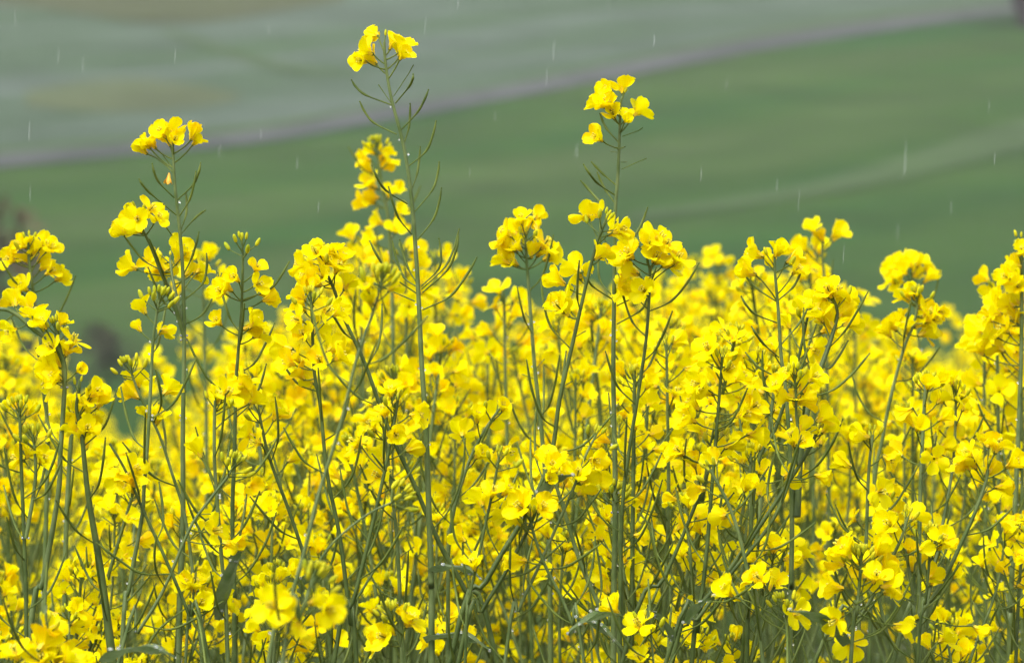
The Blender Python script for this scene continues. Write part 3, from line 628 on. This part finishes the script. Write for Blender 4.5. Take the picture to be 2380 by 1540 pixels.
def soft(label, d, x, y, nf, fz, x2, seed_=0, **k): HEROES.append((label if 'rapeseed' in label else label.replace('blurred', 'blurred rapeseed plant, a'), d, [dict(path=[(x, y), (x+2, y+50), (x+(x2-x)*.4, y+180), (x2, y+420), (x2, 1560)], t=(2.2, 6), fl=nf, nb=k.get('nb', 6), fz=fz, pod=6, fs=1.12)], [], 1))
soft('blurred leafy yellow head right beside the lower pods of the tallest stem', 4.1, 1010, 600, 10, .07, 1015)
soft('blurred yellow head sloping down right of the tallest stem', 4.2, 1062, 650, 11, .09, 1050)
soft('blurred rapeseed plant between the crowded flowers and the tallest stem', 3.9, 835, 565, 12, .08, 845)
soft('blurred rapeseed plant close left of the tallest stem at pod height', 3.8, 940, 585, 9, .07, 950)
soft('small blurred rapeseed plant in the dip left of the round flower head', 3.7, 1170, 685, 8, .06, 1180, nb=3)
soft('small blurred rapeseed plant low in the dip with closed tips', 4.0, 1130, 770, 5, .05, 1140, nb=8)
soft('blurred rapeseed plant top between the large petals and right hand plants', 4.9, 1615, 605, 11, .08, 1620)
soft('blurred rapeseed plant top with a knob of flowers right of centre', 4.8, 1665, 600, 10, .08, 1670)
soft('blurred rapeseed plant head right behind the nodding top flower', 3.9, 1880, 590, 12, .07, 1890)
soft('blurred rapeseed plant behind the small crown of upright buds', 3.9, 470, 600, 7, .05, 480)
soft('rapeseed plant left neighbour of the yellow column at the right edge', 3.5, 2315, 655, 14, .12, 2320)
soft('low full rapeseed plant on the near side of the right edge column', 3.6, 2285, 745, 14, .12, 2290)
soft('rapeseed plant partly cut off by the right frame edge', 3.5, 2372, 700, 14, .12, 2375)
soft('blurred rapeseed plant before the dip at right edge', 4.3, 1985, 690, 9, .08, 1990)
def slant(label, d, path, fl, mi=1, t=(1.8, 6.0), **k): HEROES.append((label, d, [dict(path=path, t=t, fl=fl, nb=k.get('nb', 5), pod=k.get('pod', 7), pz=.2, mi=mi)], []))
slant('dark rapeseed stem slanting left below centre, few flowers on top', 2.97, [(925, 930), (905, 1040), (870, 1200), (820, 1400), (772, 1560)], 6)
slant('straight dark rapeseed stem just left of the tallest stem', 3.06, [(890, 990), (905, 1100), (922, 1250), (930, 1400), (935, 1560)], 4, 0)
slant('rapeseed stem slanting left below the large petals', 2.96, [(1668, 1010), (1640, 1110), (1545, 1340), (1440, 1560)], 5)
slant('thick dark rapeseed stem crossing low between the two right dark stems', 2.93, [(1900, 1000), (1870, 1060), (1780, 1200), (1690, 1330), (1620, 1420), (1555, 1560)], 5, 1, (2.2, 6.5))
slant('grey green rapeseed stem upright behind the large petals', 3.2, [(1548, 800), (1550, 900), (1553, 1200), (1540, 1560)], 5, 0)
slant('long leaning rapeseed stem behind the nodding flower plant', 3.08, [(1880, 720), (1850, 850), (1800, 1000), (1760, 1080), (1740, 1300), (1735, 1560)], 7)
slant('rapeseed stem slanting down to the bottom right corner area', 2.9, [(2110, 1200), (2085, 1270), (2000, 1430), (1880, 1570)], 5, 0)
slant('pale green rapeseed stem leaning right at lower right of centre', 2.88, [(1650, 1090), (1700, 1190), (1735, 1320), (1775, 1560)], 4, 0, (2.0, 5.5))
slant('pale green rapeseed stem leaning right below the round petalled flower', 3.1, [(1290, 1120), (1315, 1200), (1350, 1310), (1410, 1450), (1450, 1570)], 3, 0, (2.5, 6.5))
slant('thick pale rapeseed stem upright near the left edge', 3.25, [(170, 960), (160, 1100), (152, 1300), (150, 1560)], 5, 0, (3, 7))
slant('rapeseed stem leaning right left of the long diagonal stem', 3.04, [(600, 950), (625, 1060), (680, 1210), (740, 1400), (775, 1570)], 5)
slant('rapeseed stem with podded top near the right third', 3.02, [(2028, 1010), (2018, 1100), (2010, 1300), (1990, 1560)], 4, 0, pod=12)
slant('rapeseed stem curving right above the lower leaves', 3.1, [(1160, 950), (1120, 1010), (1080, 1100), (1045, 1250), (1040, 1560)], 6, 0)
for i, h in enumerate(HEROES):
    hero(h[0], h[1], h[2], 500+i, h[4] if len(h) > 4 else 0, h[3])

# ------------------------------------------------------------------ the rest of the crop
ENV = [(-60, 600), (0, 640), (90, 700), (140, 800), (180, 940), (225, 1000), (330, 1000), (395, 960), (440, 740), (520, 690), (600, 720), (640, 760), (700, 620), (780, 570), (860, 560), (960, 600), (1050, 620), (1100, 700), (1140, 800), (1190, 740), (1250, 680), (1300, 700), (1350, 660),
       (1480, 600), (1600, 600), (1700, 620), (1800, 590), (1900, 600), (1990, 700), (2050, 760), (2120, 720), (2190, 800), (2240, 840), (2280, 700), (2330, 640), (2440, 600)]
def env(x):
    for (a, b), (c, d) in zip(ENV, ENV[1:]):
        if a <= x <= c: return b+(d-b)*(x-a)/(c-a)
    return 700
def proto(seed, lod, H=1.25):
    """an upright plant of height H at the origin; the main raceme and several side racemes"""
    p = Plant(seed); r = p.r
    lean = Vector((r.uniform(-.10, .10), r.uniform(-.08, .08), 0))
    main = [Vector((0, 0, H))+lean, Vector((0, 0, H*.9))+lean*.75+Vector((r.uniform(-.008, .008), 0, 0)), Vector((0, 0, H*.72))+lean*.4, Vector((0, 0, H*.4))+lean*.1, Vector((0, 0, 0))]
    p.tip = lean.copy()
    kw = dict(sides=7 if lod < 2 else 3, dense=4 if lod < 2 else 2)
    pp, ln = p.auto(main, .0013, .0042, r.randint(8, 13), 12, 14 if lod < 2 else 6, r.uniform(.05, .085), .22, fs=.97,  mi=r.randint(0, 1), **kw)
    nbr = r.randint(4, 6)
    for k in range(nbr):
        q = .16+.38*(k+r.uniform(0, .8))/nbr; b, u, _ = p.at(pp, ln, q)
        a = k*2.4+r.uniform(0, 1); s_ = Vector((math.cos(a), math.sin(a), 0)); L = q*r.uniform(.42, .96)
        tip = b+Vector((0, 0, L))+s_*L*r.uniform(.12, .36); mid = b+Vector((0, 0, L*.45))+s_*L*.16
        p.auto([tip, (tip+mid)/2+s_*.006, mid, b], .0009, .0017, r.randint(4, 8), 9, 6 if lod < 2 else 2, .05, .12, fs=.97, **kw)
    if lod < 2:
        for k in range(3): p.leafblade((pp[-1]*.25+pp[6]*.75)-Vector((0, 0, .04*k+.05)), Vector((r.uniform(-1, 1), r.uniform(-1, 1), .6)), .07, .012)
    return p
def copy_tree(o, parent=None):
    c = o.copy(); COL.objects.link(c); c.parent = parent
    for ch in KIDS.get(o.name, ()): copy_tree(ch, c)
    return c
SIDE = ['at the far left', 'left of the tallest stem', 'just right of the tallest stem', 'around the second tallest stem', 'in the right half', 'at the far right']
ANCH = [(-20, 'behind the curved stem at the left edge'), (150, 'beside the bending stem at left'), (300, 'in the low gap at left'), (425, 'beside the tall left stem with the withered bloom'), (560, 'behind the crown of upright buds'),
        (730, 'behind the open flowers left of centre'), (860, 'left of the tallest bare stem'), (1000, 'right of the tallest bare stem'), (1150, 'in the dip before the round flower head'), (1270, 'under the round flower head on a pale stem'),
        (1400, 'behind the second tallest stem'), (1520, 'right of the second tallest stem'), (1670, 'behind the brown tipped buds'), (1810, 'behind the nodding flowers at right'), (1950, 'under the three small separate flowers'),
        (2110, 'under the hollow ring of flowers'), (2240, 'in the dip before the right edge'), (2370, 'beside the yellow column at the right edge')]
def where(vx, d, low):
    a = min(ANCH, key=lambda q: abs(q[0]-vx))[1]
    k = 'sharp' if d < 3.45 else 'soft' if d < 4.2 else 'blurred' if d < 5.6 else 'very blurred'
    return ('short ' if low else 'tall ')+k+' rapeseed plant '+a
protos = []; tips = []; KIDS = {}
NP = 12
for k in range(NP):
    pl_ = proto(900+k, 1); tips.append(pl_.tip); pr = pl_.realise((0, 0, 0), 1, 'x'); protos.append(pr)
    KIDS[pr.name] = list(pr.children)
    for c in pr.children: KIDS[c.name] = list(c.children)
used = set(); total = 0; PLACED = []
QUOTA = [(24, 3.1, 3.6), (66, 3.6, 4.8), (146, 4.8, 7.6)]
for n, d0, d1 in QUOTA:
    for k in range(n):
        d = math.sqrt(rnd.uniform(d0*d0, d1*d1)); vx = -30 + 2440*((k*0.618034+rnd.uniform(0, .02)) % 1.0)
        W = .10/d/PX
        e = max([env(vx)]+[env(vx+q*.35*W)-30 for q in (-1, 1)]+[env(vx+q*.6*W)-110 for q in (-1, 1)])+15
        if d < 3.6: top = max(e+60, 760) + rnd.uniform(0, 520)
        elif d < 4.8: top = e + 20 + (abs(rnd.gauss(0, 100)) if k % 5 else rnd.uniform(150, 600))
        else: top = max(e + abs(rnd.gauss(0, 120)), 850 - (.09+.13*rnd.random())/d/PX*1.0)
        p3 = P(vx, top, d); gz = ground(p3.x, p3.y); sc = (p3.z-gz)/1.25
        sc = min(1.15, max(.8, sc))
        idx = total % NP; src = protos[idx]
        o = src if idx not in used else copy_tree(src); used.add(idx)
        rz = rnd.uniform(0, 2*PI); xy = .0
        o.rotation_euler = (0, 0, rz); o.scale = (sc, sc, sc)
        # put the tip, not the foot, where the photograph has a top
        tp = Matrix.Rotation(rz, 3, 'Z') @ tips[idx]*sc
        o.location = (p3.x-tp.x, p3.y-tp.y, p3.z-1.25*sc)
        o['label'] = where(vx, d, top > e+90); total += 1; PLACED.append((vx, o))
ORD = ['leftmost', 'second', 'third', 'fourth', 'fifth', 'sixth', 'seventh', 'eighth', 'ninth', 'tenth', 'eleventh', 'twelfth']
same = {}
for q, o in PLACED: same.setdefault(o['label'], []).append((q, o))
for lb, os_ in same.items():
    if len(os_) > 1:
        os_.sort(key=lambda t: t[0])
        for k, (q, o) in enumerate(os_):
            lab = lb.replace(' in the dip before', ' before').replace(' with the withered bloom', '').replace('very blurred', 'faint').replace(' on a pale stem', '')
            o['label'] = ('rightmost' if k == len(os_)-1 else ORD[min(k, 11)] + ('' if k == 0 else ' from left')) + ' ' + lab
print('individual field plants', total)

# ------------------------------------------------------------------ the far crop, one mass
def pack(p, lod=2):
    m = Mesh(); m.add(p.stem, Matrix()); n = len(m.m)
    for i, M4 in p.fl:
        k = len(m.m); m.add(LOWF[i], M4)
        for q in range(k, len(m.m)): m.m[q] = 3
    for c in p.pod: 
        k = len(m.m); m.add(p.pod_mesh(c, 3, 1), Matrix())
        for q in range(k, len(m.m)): m.m[q] = 2
    for cl in p.bud:
        for a, e, ax, s_ in cl[2:]:
            k = len(m.m); m.blob(e, ax, .007, .0018, 4, 3)
            for q in range(k, len(m.m)): m.m[q] = 4
    return np.array(m.v, dtype=np.float32), np.array(m.f, dtype=np.int32), np.array(m.m, dtype=np.int32)
packs = [pack(proto(1300+k, 2)) for k in range(9)]
V, F, MI, off = [], [], [], 0
rr = random.Random(77)
N_FAR = 950
for k in range(N_FAR):
    y = math.sqrt(rr.uniform(6.6**2, 17.5**2)); x = rr.uniform(-1, 1)*(y*HT*1.12+.25)
    gz = ground(x, y); H = 1.10+rr.gauss(0, .045)+.05*noise.noise(Vector((x*.7, y*.5, 0)))
    vx = x/y/HT*1189.5+1189.5
    if 190 < vx < 430: H -= .03
    v, f, mi = packs[rr.randrange(9)]; a = rr.uniform(0, 2*PI); s_ = H/1.25
    R = np.array([[math.cos(a), -math.sin(a), 0], [math.sin(a), math.cos(a), 0], [0, 0, 1]], dtype=np.float32)
    V.append((v @ R.T)*s_ + np.array([x, y, gz], dtype=np.float32)); F.append(f+off); MI.append(mi); off += len(v)
fo = link('rapeseed_crop', quads('rapeseed_crop', np.concatenate(V), np.concatenate(F), np.concatenate(MI), [M_stem, M_dstem, M_pod, M_petal, M_bud]))
tag(fo, 'blurred mass of yellow rapeseed flowers filling the field behind', 'crop', kind='stuff')
print('far crop faces', sum(len(f) for f in F))

# low foliage of the crop: broad blue green leaves under the flowers
lm = Mesh(); lp = Plant(5); lr = random.Random(9)
for k in range(600):
    y = math.sqrt(lr.uniform(2.3**2, 6.5**2)); x = lr.uniform(-1, 1)*(y*HT*1.1+.15); z = ground(x, y)+lr.uniform(.2, .86)
    a = lr.uniform(0, 2*PI); u = Vector((math.cos(a), math.sin(a), lr.uniform(.0, 1.2)))
    p0 = Vector((x, y, z)); L = lr.uniform(.05, .13)
    lm.add(lp.leaf_mesh(p0, u.normalized(), L, L*.2, .6), Matrix())
lo = link('crop_leaves', lm.data('crop_leaves', [M_leaf])); tag(lo, 'dull blue green rapeseed leaves massed below the flowers', 'foliage', kind='stuff')

# ------------------------------------------------------------------ falling rain drops
RD = [(193, 150, 55), (250, 200, 44), (68, 305, 55), (606, 312, 40), (35, 40, 40), (1270, 180, 40), (1520, 95, 36), (1805, 430, 36), (2103, 370, 78), (1856, 468, 56), (2298, 245, 46), (2043, 110, 36), (1688, 195, 44), (1629, 405, 46),
      (2085, 540, 70), (1287, 115, 60), (2311, 370, 40), (136, 130, 44), (625, 70, 40), (510, 350, 36), (1150, 270, 36), (988, 60, 44), (407, 130, 34), (1414, 15, 30), (1064, 8, 26), (1340, 350, 36), (1092, 400, 30), (690, 380, 40), (1960, 590, 50), (2210, 480, 40), (70, 450, 40), (740, 480, 40)]
for x, y, L in RD:
    d = rnd.uniform(2.3, 4.2); m = Mesh(); l_ = L*PX*d*rnd.uniform(.7, 1.2); q = rnd.uniform(.5, 1.15)
    m.tube([Vector((l_*.06*(t-.5), 0, l_*(t-.5))) for t in (0, .2, .5, .8, 1)], [.00008*q, .0003*q, .0004*q, .0003*q, .00008*q], 6)
    o = link('raindrop', m.data('raindrop', [M_rain])); o.location = P(x, y, d)
    tag(o, 'pale thin raindrop falling in the air before the green slope', 'raindrop', 'raindrops falling above the rapeseed')

# ------------------------------------------------------------------ rain haze
hz = Mesh(); x0, x1, y0, y1, z0, z1 = -265, 265, -14, 424, -4, 60
c = [(x, y, z) for z in (z0, z1) for y in (y0, y1) for x in (x0, x1)]
hz.v = c; hz.f = [(0, 2, 3, 1), (4, 5, 7, 6), (0, 1, 5, 4), (2, 6, 7, 3), (0, 4, 6, 2), (1, 3, 7, 5)]; hz.m = [0]*6
def haze_mat(n, l, b, out):
    n.remove(b); v = n.new('ShaderNodeVolumePrincipled'); v.inputs['Density'].default_value = .00055
    v.inputs['Color'].default_value = (.92, .95, .95, 1); v.inputs['Anisotropy'].default_value = .2
    l.new(v.outputs[0], out.inputs['Volume'])
ho = link('haze', hz.data('haze', [mat('haze', haze_mat)], False)); tag(ho, 'thin pale rain haze over the field and slope', 'haze', kind='stuff')
